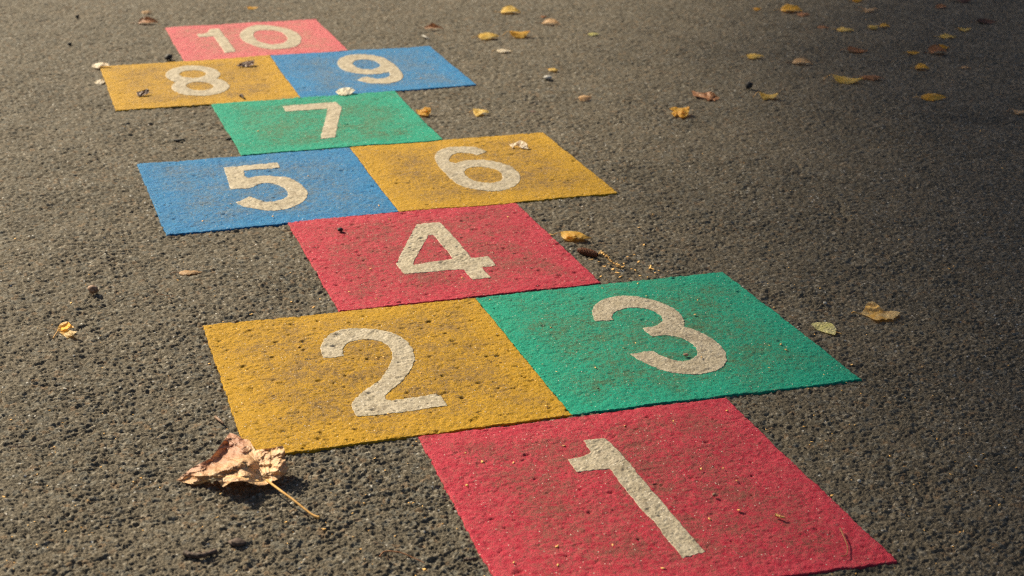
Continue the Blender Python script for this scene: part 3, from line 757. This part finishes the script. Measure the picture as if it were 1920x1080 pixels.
# ------------------------------------------------------------------ small leaves
G2 = 'small leaves lying on the hopscotch tiles'
ON = 0.0032
LV = [
 # x, y, w, aspect, yaw, fold, curl, roll, colour, label, extra
 (275, 24, 17, .75, 20, 25, 20, 20, 'tan', 'small tan leaf just above the brown leaf left of the numeral ten', {}),
 (278, 42, 33, .55, 8, 20, 25, 20, 'brown', 'brown leaf lying left of the red tile bearing the numeral ten', {}),
 (474, 16, 19, .6, 5, 12, 15, 10, 'gold', 'tiny gold leaf beyond the red tile bearing the numeral ten at the top edge', {}),
 (957, 23, 34, .75, -5, 15, 30, 15, 'yellow_leaf', 'yellow tan leaf near the top edge, above the pair of yellow leaves', {}),
 (814, 53, 32, .38, -6, 45, 10, 40, 'brown', 'narrow dark brown rolled leaf beyond the blue tile bearing the numeral nine', {}),
 (916, 70, 36, .60, 4, 10, 12, 8, 'yellow_leaf', 'flat pale yellow leaf, left one of the pair above the white leaf', {}),
 (974, 67, 36, .72, 14, 24, 25, 15, 'gold', 'gold leaf casting a shadow, right one of the pair above the white leaf', {}),
 (946, 96, 26, .50, 0, 6, 8, 5, 'cream', 'white flat leaf lying just nearer than the pair of yellow leaves', {}),
 (1034, 44, 33, .50, -20, 22, 28, 20, 'tan', 'pinkish tan leaf beside a tiny brown one near the top edge', {}),
 (1020, 32, 12, .6, 20, 20, 20, 20, 'brown', 'tiny brown leaf fragment beside the pinkish tan leaf near the top edge', {}),
 (1114, 65, 22, .50, 22, 14, 10, 10, 'yellowgreen', 'small narrow yellow green leaf alone near the top centre', {}),
 (1038, 132, 19, .65, -30, 30, 25, 20, 'yellow_leaf', 'small yellow triangular leaf beside a grey pebble', {}),
 (1097, 187, 25, .75, 20, 35, 30, 20, 'tan', 'small tan cupped leaf below the small triangular yellow one', {}),
 (1000, 210, 15, .35, -30, 20, 20, 20, 'dark', 'tiny dark brown leaf scrap right of the folded yellow leaf', {}),
 (1441, 183, 32, .75, -10, 34, 35, 25, 'yellow_leaf', 'yellow tan cupped leaf right of a small black stone', {}),
 (1420, 18, 14, .8, 0, 30, 20, 20, 'orange', 'tiny rust orange leaf left of the overlapping pair at the top', {}),
 (1484, 19, 36, .62, -8, 18, 18, 15, 'gold', 'golden brown leaf, upper of the overlapping pair at the top edge', {}),
 (1507, 28, 24, .55, -6, 20, 20, 20, 'brown', 'dull brown leaf, lower of the overlapping pair at the top edge', {}),
 (1608, 2, 20, .6, 5, 20, 20, 20, 'orange', 'orange leaf cut by the top edge', {}),
 (1628, 21, 26, .65, -10, 24, 25, 20, 'tan', 'tan brown leaf just below the orange leaf cut by the top edge', {}),
 (1766, 14, 20, .6, 0, 22, 20, 20, 'brown', 'small brown leaf at the top right edge, left of the dark ones', {}),
 (1808, 2, 32, .6, 0, 20, 20, 20, 'dark', 'dark leaf cut by the top edge near the right corner', {}),
 (1849, 42, 32, .6, -8, 24, 22, 25, 'dark', 'dark brown leaf in the shade of the top right corner', {}),
 (1585, 56, 28, .70, -18, 12, 15, 10, 'yellow_leaf', 'plain yellow leaf left of the touching pale pair', {}),
 (1638, 52, 18, .85, 25, 24, 20, 15, 'yellow_leaf', 'pale rounded leaf, left one of the touching pale pair', {}),
 (1659, 49, 18, .60, -15, 18, 20, 15, 'gold', 'little gold leaf, right one of the touching pale pair', {}),
 (1809, 56, 21, .75, 0, 20, 20, 15, 'yellow_leaf', 'small yellow leaf farthest right among the bright ones', {}),
 (1777, 69, 29, .45, -3, 10, 12, 10, 'yellow_leaf', 'slim yellow leaf just left of the small yellow one at right', {}),
 (1416, 107, 29, .60, 2, 12, 12, 10, 'yellow_leaf', 'lone flat yellow leaf with a fine stalk at upper right', {}),
 (1505, 118, 34, .48, -12, 26, 25, 20, 'tan', 'arched tan orange leaf right of the lone flat yellow leaf', {}),
 (1544, 52, 21, .40, -3, 10, 10, 10, 'brown', 'faint brown leaf left of the plain yellow leaf', {}),
 (1608, 96, 36, .55, -5, 26, 25, 30, 'brown', 'reddish brown curled leaf midway down the top right cluster', {}),
 (1712, 100, 22, .45, 3, 10, 12, 10, 'gold', 'small flat gold leaf left of the brown leaf with a gold top', {}),
 (1759, 98, 32, .80, 10, 36, 30, 40, 'brown', 'dark brown crumpled leaf under a small gold one', {}),
 (1770, 89, 18, .70, 10, 25, 20, 20, 'orange', 'small orange leaf lying on the far side of the dark brown crumpled one', {}),
 (1729, 128, 24, .70, -20, 20, 22, 20, 'gold', 'small gold leaf nearer than the brown crumpled leaf at right', {}),
 (1811, 127, 18, .45, -5, 14, 14, 10, 'tan', 'faint pale tan leaf in the shade at right', {}),
 (1589, 153, 50, .48, -14, 20, 28, 20, 'yellow_leaf', 'long yellow arched leaf, left of the pair at right', {}),
 (1636, 147, 40, .42, -12, 28, 22, 30, 'brown', 'rolled brown leaf touching the long yellow arched leaf', {}),
 (1750, 184, 42, .52, 2, 16, 18, 15, 'gold', 'golden speckled leaf alone at the right', {}),
 (1912, 211, 26, .55, -12, 26, 25, 20, 'tan', 'pinkish brown leaf cut by the right edge', {}),
 (357, 511, 38, .45, 5, 18, 14, 30, 'tan', 'pinkish brown shrivelled leaf with a long stalk left of the tile of numeral four', {}),
]
for i, (x, y, w, asp, yaw, fo_, cu, ro, mt, lab, ex) in enumerate(LV):
    leaf(x, y, w, asp, yaw, fo_, cu, ro, mt, lab, 100 + i, **ex)

def traced_leaf(ox, oy, zm, outline, ctl, stem, mat, label, z0=0.0, group='small fallen leaves scattered on the asphalt', seed=1, step=3.0, crump=0.0006, axis=None):
    """a curled leaf: its rim runs through the given points, ctl gives heights in mm over the ground"""
    op = splice(outline, 6)
    P = np.array(ctl, float); pts = P[:, :2]; nn = len(pts)
    D_ = np.hypot(pts[:, None, 0] - pts[None, :, 0], pts[:, None, 1] - pts[None, :, 1]) / 200.0
    A = np.zeros((nn + 3, nn + 3)); A[:nn, :nn] = D_ ** 1.4
    Pm = np.column_stack([np.ones(nn), pts / 200.0]); A[:nn, nn:] = Pm; A[nn:, :nn] = Pm.T
    cf = np.linalg.solve(A, np.concatenate([P[:, 2] * 0.001, np.zeros(3)]))
    x0, y0 = op.min(0); x1, y1 = op.max(0); st = (x1 - x0) / 70.0
    gx_, gy_ = np.meshgrid(np.arange(x0, x1, st), np.arange(y0, y1, st * 0.6))
    rg = np.random.RandomState(seed)
    gx_ = gx_.ravel() + rg.rand(gx_.size) * st * 0.5; gy_ = gy_.ravel() + rg.rand(gy_.size) * st * 0.3
    inn = inpoly(gx_, gy_, op)
    vs = [Vector(p) for p in op] + [Vector(p) for p in zip(gx_[inn], gy_[inn])]
    vo, _, fo = delaunay_2d_cdt(vs, [(i, (i + 1) % len(op)) for i in range(len(op))], [], 0, 1e-4)[:3]
    vo = np.array([tuple(v) for v in vo]); fo = np.array([f for f in fo if len(f) == 3])
    ce = vo[fo].mean(1); fo = fo[inpoly(ce[:, 0], ce[:, 1], op)]
    hx, hy = vo[:, 0], vo[:, 1]
    d = np.hypot(hx[:, None] - pts[None, :, 0], hy[:, None] - pts[None, :, 1]) / 200.0
    hz = (d ** 1.4) @ cf[:-3] + cf[-3] + cf[-2] * hx / 200 + cf[-1] * hy / 200
    W_ = x1 - x0
    hz += crump * (vnoise(hx, hy * 1.6, W_ / 6, seed) + 0.5 * vnoise(hx, hy * 1.6, W_ / 14, seed + 1))
    hz = np.maximum(hz, 0.0003) + z0
    w = back(ox + hx / zm, oy + hy / zm, hz)
    b = w.mean(0); b[2] = z0
    root = bpy.data.objects.new('fallen_leaf', None); C.objects.link(root)
    root.location = b; root.empty_display_size = 0.01
    tag(root, label, 'leaf', group)
    me = mesh_from('blade', w - b, None, fo)
    a0, a1 = (np.array(axis[0], float), np.array(axis[1], float)) if axis else (np.array(stem[0][:2], float), np.array([x1, (y0 + y1) / 2]))
    ax = a1 - a0; Ln = np.hypot(*ax); ax /= Ln
    u = ((hx - a0[0]) * ax[0] + (hy - a0[1]) * ax[1]) / Ln
    v = (-(hx - a0[0]) * ax[1] + (hy - a0[1]) * ax[0]) / ((y1 - y0) * 0.75)
    vi = np.zeros(len(me.loops), np.int32); me.loops.foreach_get('vertex_index', vi)
    me.uv_layers.new(name='UVMap').data.foreach_set('uv', np.stack([u[vi], v[vi]], 1).astype(np.float32).ravel())
    link('blade', me, M[mat], root)
    if len(stem) > 1:
        q = np.array([back(ox + p[0] / zm, oy + p[1] / zm, z0 + p[2] * 0.001) for p in stem]) - b
        tube('stalk', curve(q, 12), np.linspace(0.0006, 0.0009, 12), M['stalk_brown' if mat in ('brown', 'tan') else 'stalk'], root, 6)

traced_leaf(1480, 540, 7.7125, [(1030,375,1),(1085,300),(1130,215),(1205,195,1),(1260,225),(1330,290),(1370,335),(1420,337),(1500,330),(1605,350,1),(1565,405,1),(1530,420),(1500,460,1),(1445,440),(1400,463,1),(1345,448),(1290,466,1),(1210,450),(1130,410)],
    [(1030,375,1),(1130,215,12),(1205,195,14),(1260,225,12),(1330,290,6),(1250,330,3),(1150,350,2),(1400,345,2),(1500,330,5),(1605,350,6),(1500,460,5),(1400,463,4),(1290,466,5),(1210,450,4),(1130,410,2),(1300,400,5),(1450,400,5)],
    [(1040,372,1.5),(985,365,2),(935,343,4),(905,362,1)], 'tan_gold', 'large folded gold and brown leaf right of the yellow green one', seed=3, axis=((1030,375),(1600,350)))
traced_leaf(1000, 400, 7.7125, [(395,262,1),(500,256),(620,262),(700,285),(760,320),(845,355,1),(780,368),(700,377,1),(640,345),(590,370),(550,402,1),(480,385),(412,340)],
    [(395,262,4),(412,340,2),(480,385,1.5),(550,402,1),(590,370,5),(640,345,8),(700,377,5),(845,355,1.5),(760,320,6),(700,285,7),(620,262,6),(500,256,5),(500,320,8),(600,310,10),(700,335,8)],
    [(400,270,4),(330,290,3),(285,312,2),(238,298,1)], 'gold', 'golden arched leaf beside the crimson tile bearing the numeral four', seed=4, axis=((395,262),(845,355)))
traced_leaf(60, 480, 6.0, [(285,832,1),(300,785),(340,750),(400,738),(440,775),(480,802,1),(430,815),(400,822),(440,838),(505,850,1),(470,885),(400,926,1),(345,885),(305,852)],
    [(340,750,12),(400,738,13),(480,802,8),(285,832,3),(400,822,2),(350,828,2),(505,850,9),(470,885,5),(400,926,0.5),(345,885,1),(430,850,7),(370,780,11),(440,870,6)],
    [(292,840,3),(262,885,1.5),(238,925,1)], 'tan_gold', 'folded gold leaf standing up on the asphalt at the left edge', seed=5, axis=((285,832),(500,830)))
traced_leaf(1240, 150, 8.0, [(450,152,1),(500,170),(590,190),(680,183),(740,172,1),(800,205),(830,235),(885,265,1),(800,318,1),(740,290),(710,322,1),(650,270),(560,250),(480,238,1)],
    [(450,152,8),(500,200,5),(590,190,9),(740,172,13),(830,235,7),(885,265,4),(800,318,1),(710,322,1),(650,270,3),(480,238,4),(560,250,3),(690,230,5)],
    [(450,200,5)], 'brown', 'largest reddish brown crumpled leaf above the bright orange leaf', seed=6, crump=0.0012, axis=((450,180),(880,270)))
traced_leaf(1240, 150, 8.0, [(110,430,1),(200,403),(260,420),(340,415),(422,393,1),(412,480),(390,530),(340,567,1),(280,555),(240,512),(200,547,1),(155,500),(175,465)],
    [(110,430,7),(200,403,10),(260,430,8),(340,415,11),(422,393,15),(412,480,8),(390,530,4),(340,567,1),(155,500,3),(200,547,1),(300,480,9),(240,512,4)],
    [(110,430,7)], 'orange', 'bright orange crumpled leaf with lobes casting a long shadow', seed=7, crump=0.0010, axis=((110,430),(420,480)))
traced_leaf(740, 60, 6.0, [(880,860,1),(950,865),(1052,885,1),(1057,912),(1000,907),(960,930),(920,952,1),(888,910)],
    [(880,860,9),(950,865,7),(1052,885,7),(1057,912,4),(1000,907,6),(920,952,1),(960,930,3),(888,910,4)],
    [(880,880,6),(855,890,3),(843,905,1)], 'yellow_leaf', 'folded yellow leaf with a brown end right of the green tile bearing the numeral seven', seed=8, axis=((880,880),(1055,900)))
traced_leaf(640, 0, 3.0, [(943,812,1),(985,800),(1010,790),(1045,808,1),(1052,838,1),(1012,830),(985,818),(962,832,1)],
    [(943,812,4),(985,800,8),(1010,790,10),(1045,808,8),(1052,838,1),(985,818,4),(962,832,1),(1012,830,1.5)],
    [(943,812,1)], 'cream', 'cream curled leaf on the yellow tile bearing the numeral six', z0=ON, group='small leaves lying on the hopscotch tiles', seed=9, axis=((943,812),(1050,830)))
traced_leaf(740, 60, 6.0, [(235,870,1),(290,875),(340,842,1),(402,850,1),(407,900),(370,942,1),(310,935),(262,920)],
    [(235,870,6),(290,885,4),(340,842,12),(402,850,13),(407,900,6),(370,942,1),(310,935,2),(262,920,1),(330,890,7)],
    [(235,870,5)], 'orange', 'crumpled orange leaf against the right edge of the green tile bearing the numeral seven', seed=10, crump=0.0010, axis=((235,870),(405,880)))

traced_leaf(140, 90, 4.8, [(143,166,1),(200,136),(250,130),(300,140,1),(318,162,1),(240,160),(215,183,1)],
    [(143,166,2),(200,136,7),(250,130,8),(300,140,7),(318,162,4),(240,160,5),(215,183,1)], [(143,166,1)], 'cream', 'pale pinkish leaf at the far left corner of the tile bearing the numeral eight', z0=0.002, seed=11, axis=((143,166),(318,162)))
traced_leaf(140, 90, 4.8, [(168,318,1),(205,290),(257,282,1),(264,308),(215,333,1)],
    [(168,318,2),(205,290,6),(257,282,7),(264,308,4),(215,333,1)], [(168,318,1)], 'cream', 'small pale leaf beside the left edge of the yellow tile bearing the numeral eight', seed=12, axis=((168,318),(264,300)))
traced_leaf(150, 0, 2.56, [(1226,440,1),(1250,425),(1290,419),(1322,433,1),(1295,453,1),(1250,456)],
    [(1226,440,3),(1250,425,7),(1290,419,9),(1322,433,6),(1295,453,1.5),(1250,456,1),(1275,438,5)], [(1226,440,1)], 'cream', 'cream white leaf lying above the numeral seven where green meets blue', z0=ON, group='small leaves lying on the hopscotch tiles', seed=13, axis=((1226,440),(1322,435)))
traced_leaf(1480, 540, 7.7125, [(312,520,1),(360,502),(500,490),(600,508),(650,550),(682,602,1),(660,675,1),(580,660),(480,632),(400,602),(350,560)],
    [(312,520,4),(360,502,4),(500,490,6),(600,508,6),(650,550,5),(682,602,3),(660,675,2),(580,660,1),(480,632,0.6),(400,602,1),(500,560,3.5)],
    [(670,640,2),(700,645,1.5),(755,662,1)], 'yellowgreen', 'pale yellow green serrated leaf lying flat right of the tile of numeral three', seed=14, axis=((312,520),(670,640)))

traced_leaf(140, 90, 4.8, [(555,395,1),(600,386),(650,366,1),(670,378),(664,408),(620,424),(568,436,1)],
    [(555,395,5),(600,386,8),(650,366,11),(670,378,9),(664,408,4),(620,424,2),(568,436,0.6)], [(555,395,5)], 'dark', 'dark brown curled leaf left of the numeral eight', z0=ON, group='small leaves lying on the hopscotch tiles', seed=15, axis=((555,410),(668,390)))
traced_leaf(140, 90, 4.8, [(1458,166,1),(1490,136),(1540,120),(1616,110,1),(1614,150,1),(1560,165),(1500,167)],
    [(1458,166,1),(1490,136,6),(1540,120,8),(1616,110,9),(1614,150,4),(1560,165,1),(1500,167,0.6)], [(1458,166,1)], 'dark', 'flat nearly black leaf on the far edge of the yellow tile bearing the numeral eight', z0=ON, group='small leaves lying on the hopscotch tiles', seed=16, axis=((1458,160),(1616,130)))

# ------------------------------------------------------------------ twigs, catkins, pebbles
def twig(pts, r, m, label, cat, seed=1, name='twig', z=0.002, wob=0.35, taper=0.5, n=24):
    P = [back(p[0], p[1], z + (p[2] * 0.001 if len(p) > 2 else 0)) for p in pts]
    base = np.array([P[0][0], P[0][1], 0.0])
    c = curve(np.array(P) - base, n)
    o = tube(name, c, np.linspace(r, r * taper, n) * (1 + wob * 0.4 * np.sin(np.arange(n) * 1.9 + seed)), M[m], None, 8, wob, seed)
    o.location = base
    return tag(o, label, cat)
twig([(347, 1037, 1), (360, 1041, 2), (380, 1041, 3), (405, 1033, 2)], 0.0032, 'twig', 'dark short stick near the bottom edge below the big dry leaf', 'twig', 2, wob=0.25, taper=.8)
pebble('bark_scrap', 446, 1022, 22, .6, 'twig', 'stubby dark bark scrap right of the short stick', 'bark', 33, stretch=1.5)
twig([(404, 782, 1), (412, 788, 2), (419, 794, 1)], 0.0020, 'nut', 'small grey brown stem piece above the big dry leaf', 'twig', 4)
twig([(15, 838), (55, 836, 1), (80, 829, 1), (108, 820)], 0.0008, 'twig', 'thin dark twig at the left edge', 'twig', 5)
twig([(1575, 990, 3), (1583, 1008, 3), (1589, 1025, 2), (1587, 1040, 2), (1577, 1043, 1)], 0.0008, 'stalk_brown', 'thin hooked brown stem on the crimson tile bearing the numeral one', 'twig', 6, z=0.004, wob=.2)
twig([(712, 1044), (722, 1034, 2), (750, 1036, 3), (775, 1046, 1), (797, 1056)], 0.0009, 'stalk_brown', 'thin curved brown stem left of the numeral one at the bottom', 'twig', 7, wob=.2)
twig([(295, 553, 2), (297, 551, 2), (312, 554), (330, 555)], 0.0007, 'stalk_brown', 'tiny thin brown stem below the shrivelled leaf', 'twig', 8, wob=.2)
twig([(450, 180, 1), (453, 178, 4), (457, 184, 1)], 0.0030, 'twig', 'tiny dark curved bit beside the numeral eight', 'twig', 9, z=.004, name='twig')
twig([(328, 263, 1), (337, 263, 3), (345, 261, 1)], 0.0030, 'stone_dark', 'black bark scrap below the numeral eight and above the numeral five', 'bark', 10, name='bark_scrap')
twig([(424, 262), (430, 260, 2), (434, 259)], 0.0022, 'stone_dark', 'small black bark scrap against the left edge of the tile of numeral seven', 'bark', 11, name='bark_scrap')
twig([(870, 1050), (885, 1048, 2), (893, 1046)], 0.0020, 'twig', 'small dark scrap under orange flakes left of the tile of numeral one', 'bark', 12, name='bark_scrap', wob=.8)
twig([(793, 67), (799, 70, 2), (805, 73)], 0.0022, 'stone_pale', 'small white sliver beyond the blue tile bearing the numeral nine', 'sliver', 13, name='pale_sliver')
twig([(0, 0)] and [(1455, 966, 1), (1464, 969, 2), (1472, 971, 1)], 0.0016, 'scale', 'gold seed husk on the crimson tile bearing the numeral one', 'husk', 14, z=.004, name='seed_husk', wob=.8)

pebble('pebble', 316, 112, 15, .7, 'stone_dark', 'dark grey pebble touching the far edge of the tile of numeral eight', 'pebble', 1)
pebble('pebble', 1404, 167, 13, 1.0, 'stone_dark', 'small black stone right of the reddish brown leaf', 'pebble', 2)
pebble('pebble', 1027, 149, 14, .5, 'stone_pale', 'small flat grey pebble nearer than the triangular yellow leaf', 'pebble', 3)
pebble('pebble', 145, 34, 8, .8, 'stone_dark', 'tiny black stone at the far left, upper of two', 'pebble', 4)
pebble('pebble', 131, 85, 7, .8, 'stone_dark', 'tiny black stone at the far left, lower of two', 'pebble', 5)
pebble('pebble', 638, 434, 10, .7, 'stone_dark', 'tiny black stone on the crimson tile bearing the numeral four', 'pebble', 6, z0=ON)
pebble('pebble', 1611, 904, 7, .8, 'stone_pale', 'tiny white stone right of the tile of numeral one', 'pebble', 7)
pebble('pebble', 1339, 931, 7, .9, 'nut', 'tiny round seed on the right of the numeral one', 'seed', 8, z0=ON)
pebble('acorn_scrap', 176, 550, 18, .85, 'nut', 'small brown nut husk left of the shrivelled leaf', 'husk', 9, stretch=1.1)
pebble('seed_husk', 1286, 667, 8, .6, 'nut', 'dark seed husk inside the lower bowl of the numeral three', 'husk', 10, z0=.004, stretch=1.3)
pebble('pebble', 1547, 571, 7, .8, 'stone_pale', 'tiny pinkish stone beyond the yellow green leaf', 'pebble', 12)

# catkin: a dark brown spindle of overlapping scales
def catkin():
    a = back(1083, 469, 0.0045); b = back(1121, 479, 0.0045)
    ax = b - a; L = np.linalg.norm(ax); r = 0.0046
    nu, nv = 64, 22
    s = np.linspace(0, 1, nu); th = np.linspace(0, 2 * math.pi, nv, endpoint=False)
    SS, TH = np.meshgrid(s, th, indexing='ij')
    prof = r * np.clip(np.sin(math.pi * np.clip(SS, 0.015, 0.985)), 0, 1) ** 0.28
    sc_ = 0.55 * np.abs(np.sin(SS * 30 + TH * 4)) + 0.35 * np.abs(np.sin(SS * 24 - TH * 3))
    rr = prof * (0.62 + sc_)
    ex = ax / L; ey = np.cross([0, 0, 1], ex)
    co = SS[..., None] * L * ex + (rr * np.cos(TH))[..., None] * ey + (rr * np.sin(TH))[..., None] * np.array([0, 0, 1])
    q = [(i * nv + j, i * nv + (j + 1) % nv, (i + 1) * nv + (j + 1) % nv, (i + 1) * nv + j) for i in range(nu - 1) for j in range(nv)]
    o = link('catkin', mesh_from('catkin', co, q), M['catkin'])
    o.location = (a[0], a[1], 0.0050)
    tag(o, 'dark brown whole catkin beside the crimson tile bearing the numeral four', 'catkin')
catkin()

def flakes(rng, centres, size, zs, spread=1.0):
    """small curved three lobed scales, returned as one array of quads"""
    co = []; q = []
    for (cx, cy, cz), sz in zip(centres, size):
        yaw = rng.rand() * 6.28; tilt = (rng.rand(2) - .5) * 0.9
        n = 8; pts = []; asp = 0.3 + 0.6 * rng.rand()
        for i in range(n):
            a = 2 * math.pi * i / n
            r = sz * (0.55 + 0.45 * abs(math.cos(1.5 * a))) * (0.6 + 0.7 * rng.rand())
            x = r * math.cos(a) * 1.15; y = asp * r * math.sin(a)
            pts.append((x * math.cos(yaw) - y * math.sin(yaw), x * math.sin(yaw) + y * math.cos(yaw)))
        b = len(co)
        co.append((cx, cy, cz + sz * 0.26)); co.append((cx, cy, cz + sz * 0.12))
        for x, y in pts: co.append((cx + x, cy + y, max(cz, cz + x * tilt[0] + y * tilt[1] + sz * 0.12)))
        for i in range(n):
            j = (i + 1) % n
            q.append((b, b + 2 + i, b + 2 + j)); q.append((b + 1, b + 2 + j, b + 2 + i))
    return np.array(co), np.array(q)

rng = np.random.RandomState(77)
# torn catkin: yellow scales along a thread
cl = []; sz = []
line = [(1123, 473), (1130, 476), (1137, 480), (1141, 482), (1146, 490), (1153, 495), (1161, 499), (1168, 502)]
for i in range(70):
    u = rng.rand() * (len(line) - 1); k = int(u); f = u - k
    x = line[k][0] * (1 - f) + line[k + 1][0] * f + rng.randn() * 1.4; y = line[k][1] * (1 - f) + line[k + 1][1] * f + rng.randn() * 1.3
    p = back(x, y, 0.001 + 0.004 * rng.rand()); cl.append(p); sz.append(0.0018 + 0.0018 * rng.rand())
co, tr = flakes(rng, cl, sz, 0)
tco, tq, tt = tube_arrays(curve([back(a, b, 0.002) for a, b in line], 20), 0.0006, 6, .3)
k = len(co)
o = link('torn_catkin', mesh_from('torn_catkin', np.concatenate([co, tco]) - cl[0], np.array(tq) + k, np.concatenate([tr, np.array(tt) + k])), M['scale'])
o.location = cl[0]
tag(o, 'shredded yellow catkin at the end of the dark brown one', 'catkin')

# single scales lying on the tiles and next to the torn catkin
SC = {
 'one': ([(873,850),(905,867),(963,868),(876,911),(1058,836),(1184,826),(1045,1025),(1046,1060),(963,1055),(1150,1023),(1244,1066),(1315,880),(1356,878),(1381,901),(1386,957),(1331,974),(1170,870),(1263,791),(1363,770),(1172,799)], 'tan catkin scale on the crimson tile bearing the numeral one', ON),
 'two': ([(728,776),(707,672),(720,670),(936,677),(907,646),(950,655),(817,736),(790,700),(510,790),(455,758),(1025,762),(560,650)], 'tan catkin scale on the yellow tile bearing the numeral two', ON),
 'three': ([(919,562),(1130,541),(1196,532),(1212,555),(1033,614),(1018,683),(1044,697),(1078,690),(1117,690),(1170,653),(1192,644),(1308,563),(1304,590),(1367,565),(1443,648),(1464,646),(1474,656),(1443,690),(1304,589),(1254,673),(1316,670),(1120,728),(1545,703)], 'orange catkin scale on the green tile bearing the numeral three', ON),
 'four': ([(695,504),(676,545),(705,560),(790,535),(913,456),(924,473),(934,392),(953,407),(867,521),(730,411),(836,522),(655,547)], 'tan catkin scale on the crimson tile bearing the numeral four', ON),
 'five': ([(417,376),(427,389),(433,382),(475,388),(512,406),(560,405),(578,330),(570,410),(380,415),(711,386)], 'tan catkin scale on the blue tile bearing the numeral five', ON),
 'seven': ([(578,224),(558,229),(474,249),(484,246),(524,265),(650,250),(645,236)], 'tan catkin scale on the green tile bearing the numeral seven', ON),
 'nine': ([(796,116),(783,137),(789,146),(812,130),(805,162)], 'pale catkin scale on the blue tile bearing the numeral nine', ON),
 'asphalt': ([(1170,495),(1185,505),(1150,506),(1135,500),(1110,487),(1215,520),(1220,503),(1190,478),(1163,520),(1177,482),(1198,492),(1124,491),(1160,513),(1127,519),(1192,508),(1201,518),(1180,524),(1229,512),(1226,506),(1236,508),(1143,496),(1199,427),(1208,460)], 'orange catkin scale on the asphalt beside the shredded catkin', 0.001),
}
for key, (pts, lab, z0) in SC.items():
    for x, y in pts:
        s_ = (0.0024 + 0.0016 * rng.rand()) * (1.35 if key == 'asphalt' else 0.8)
        p = back(x, y, z0)
        co, tr = flakes(rng, [(0, 0, 0)], [s_], 0)
        o = link('catkin_scale', mesh_from('catkin_scale', co, None, tr), M['scale'])
        o.location = p
        tag(o, lab, 'catkin scale', 'catkin scales: ' + lab[lab.index(' on ') + 1:])

# crumbs of leaf and seed all over the asphalt: nobody could count them
quads_px = [np.array(t[2], float) for t in TILES]
cl = []; sz = []
while len(cl) < 620:
    x = rng.rand() * 2040 - 60; y = 1080 * rng.rand() ** 0.85 + 10
    if any(inpoly(np.array([x]), np.array([y]), q)[0] for q in quads_px): continue
    p = back(x, y, 0.0); zz = float(asphalt_z(np.array([p[0]]), np.array([p[1]]))[0])
    cl.append((p[0], p[1], max(zz, -0.0012) + 0.0002)); sz.append(0.0010 + 0.0020 * rng.rand() ** 2.2)
co, tr = flakes(rng, cl, sz, 0)
o = link('leaf_crumbs', mesh_from('leaf_crumbs', co, None, tr), M['scale'])
tag(o, 'tiny orange crumbs of leaves and seeds strewn over the asphalt', 'leaf litter', kind='stuff')

tree()
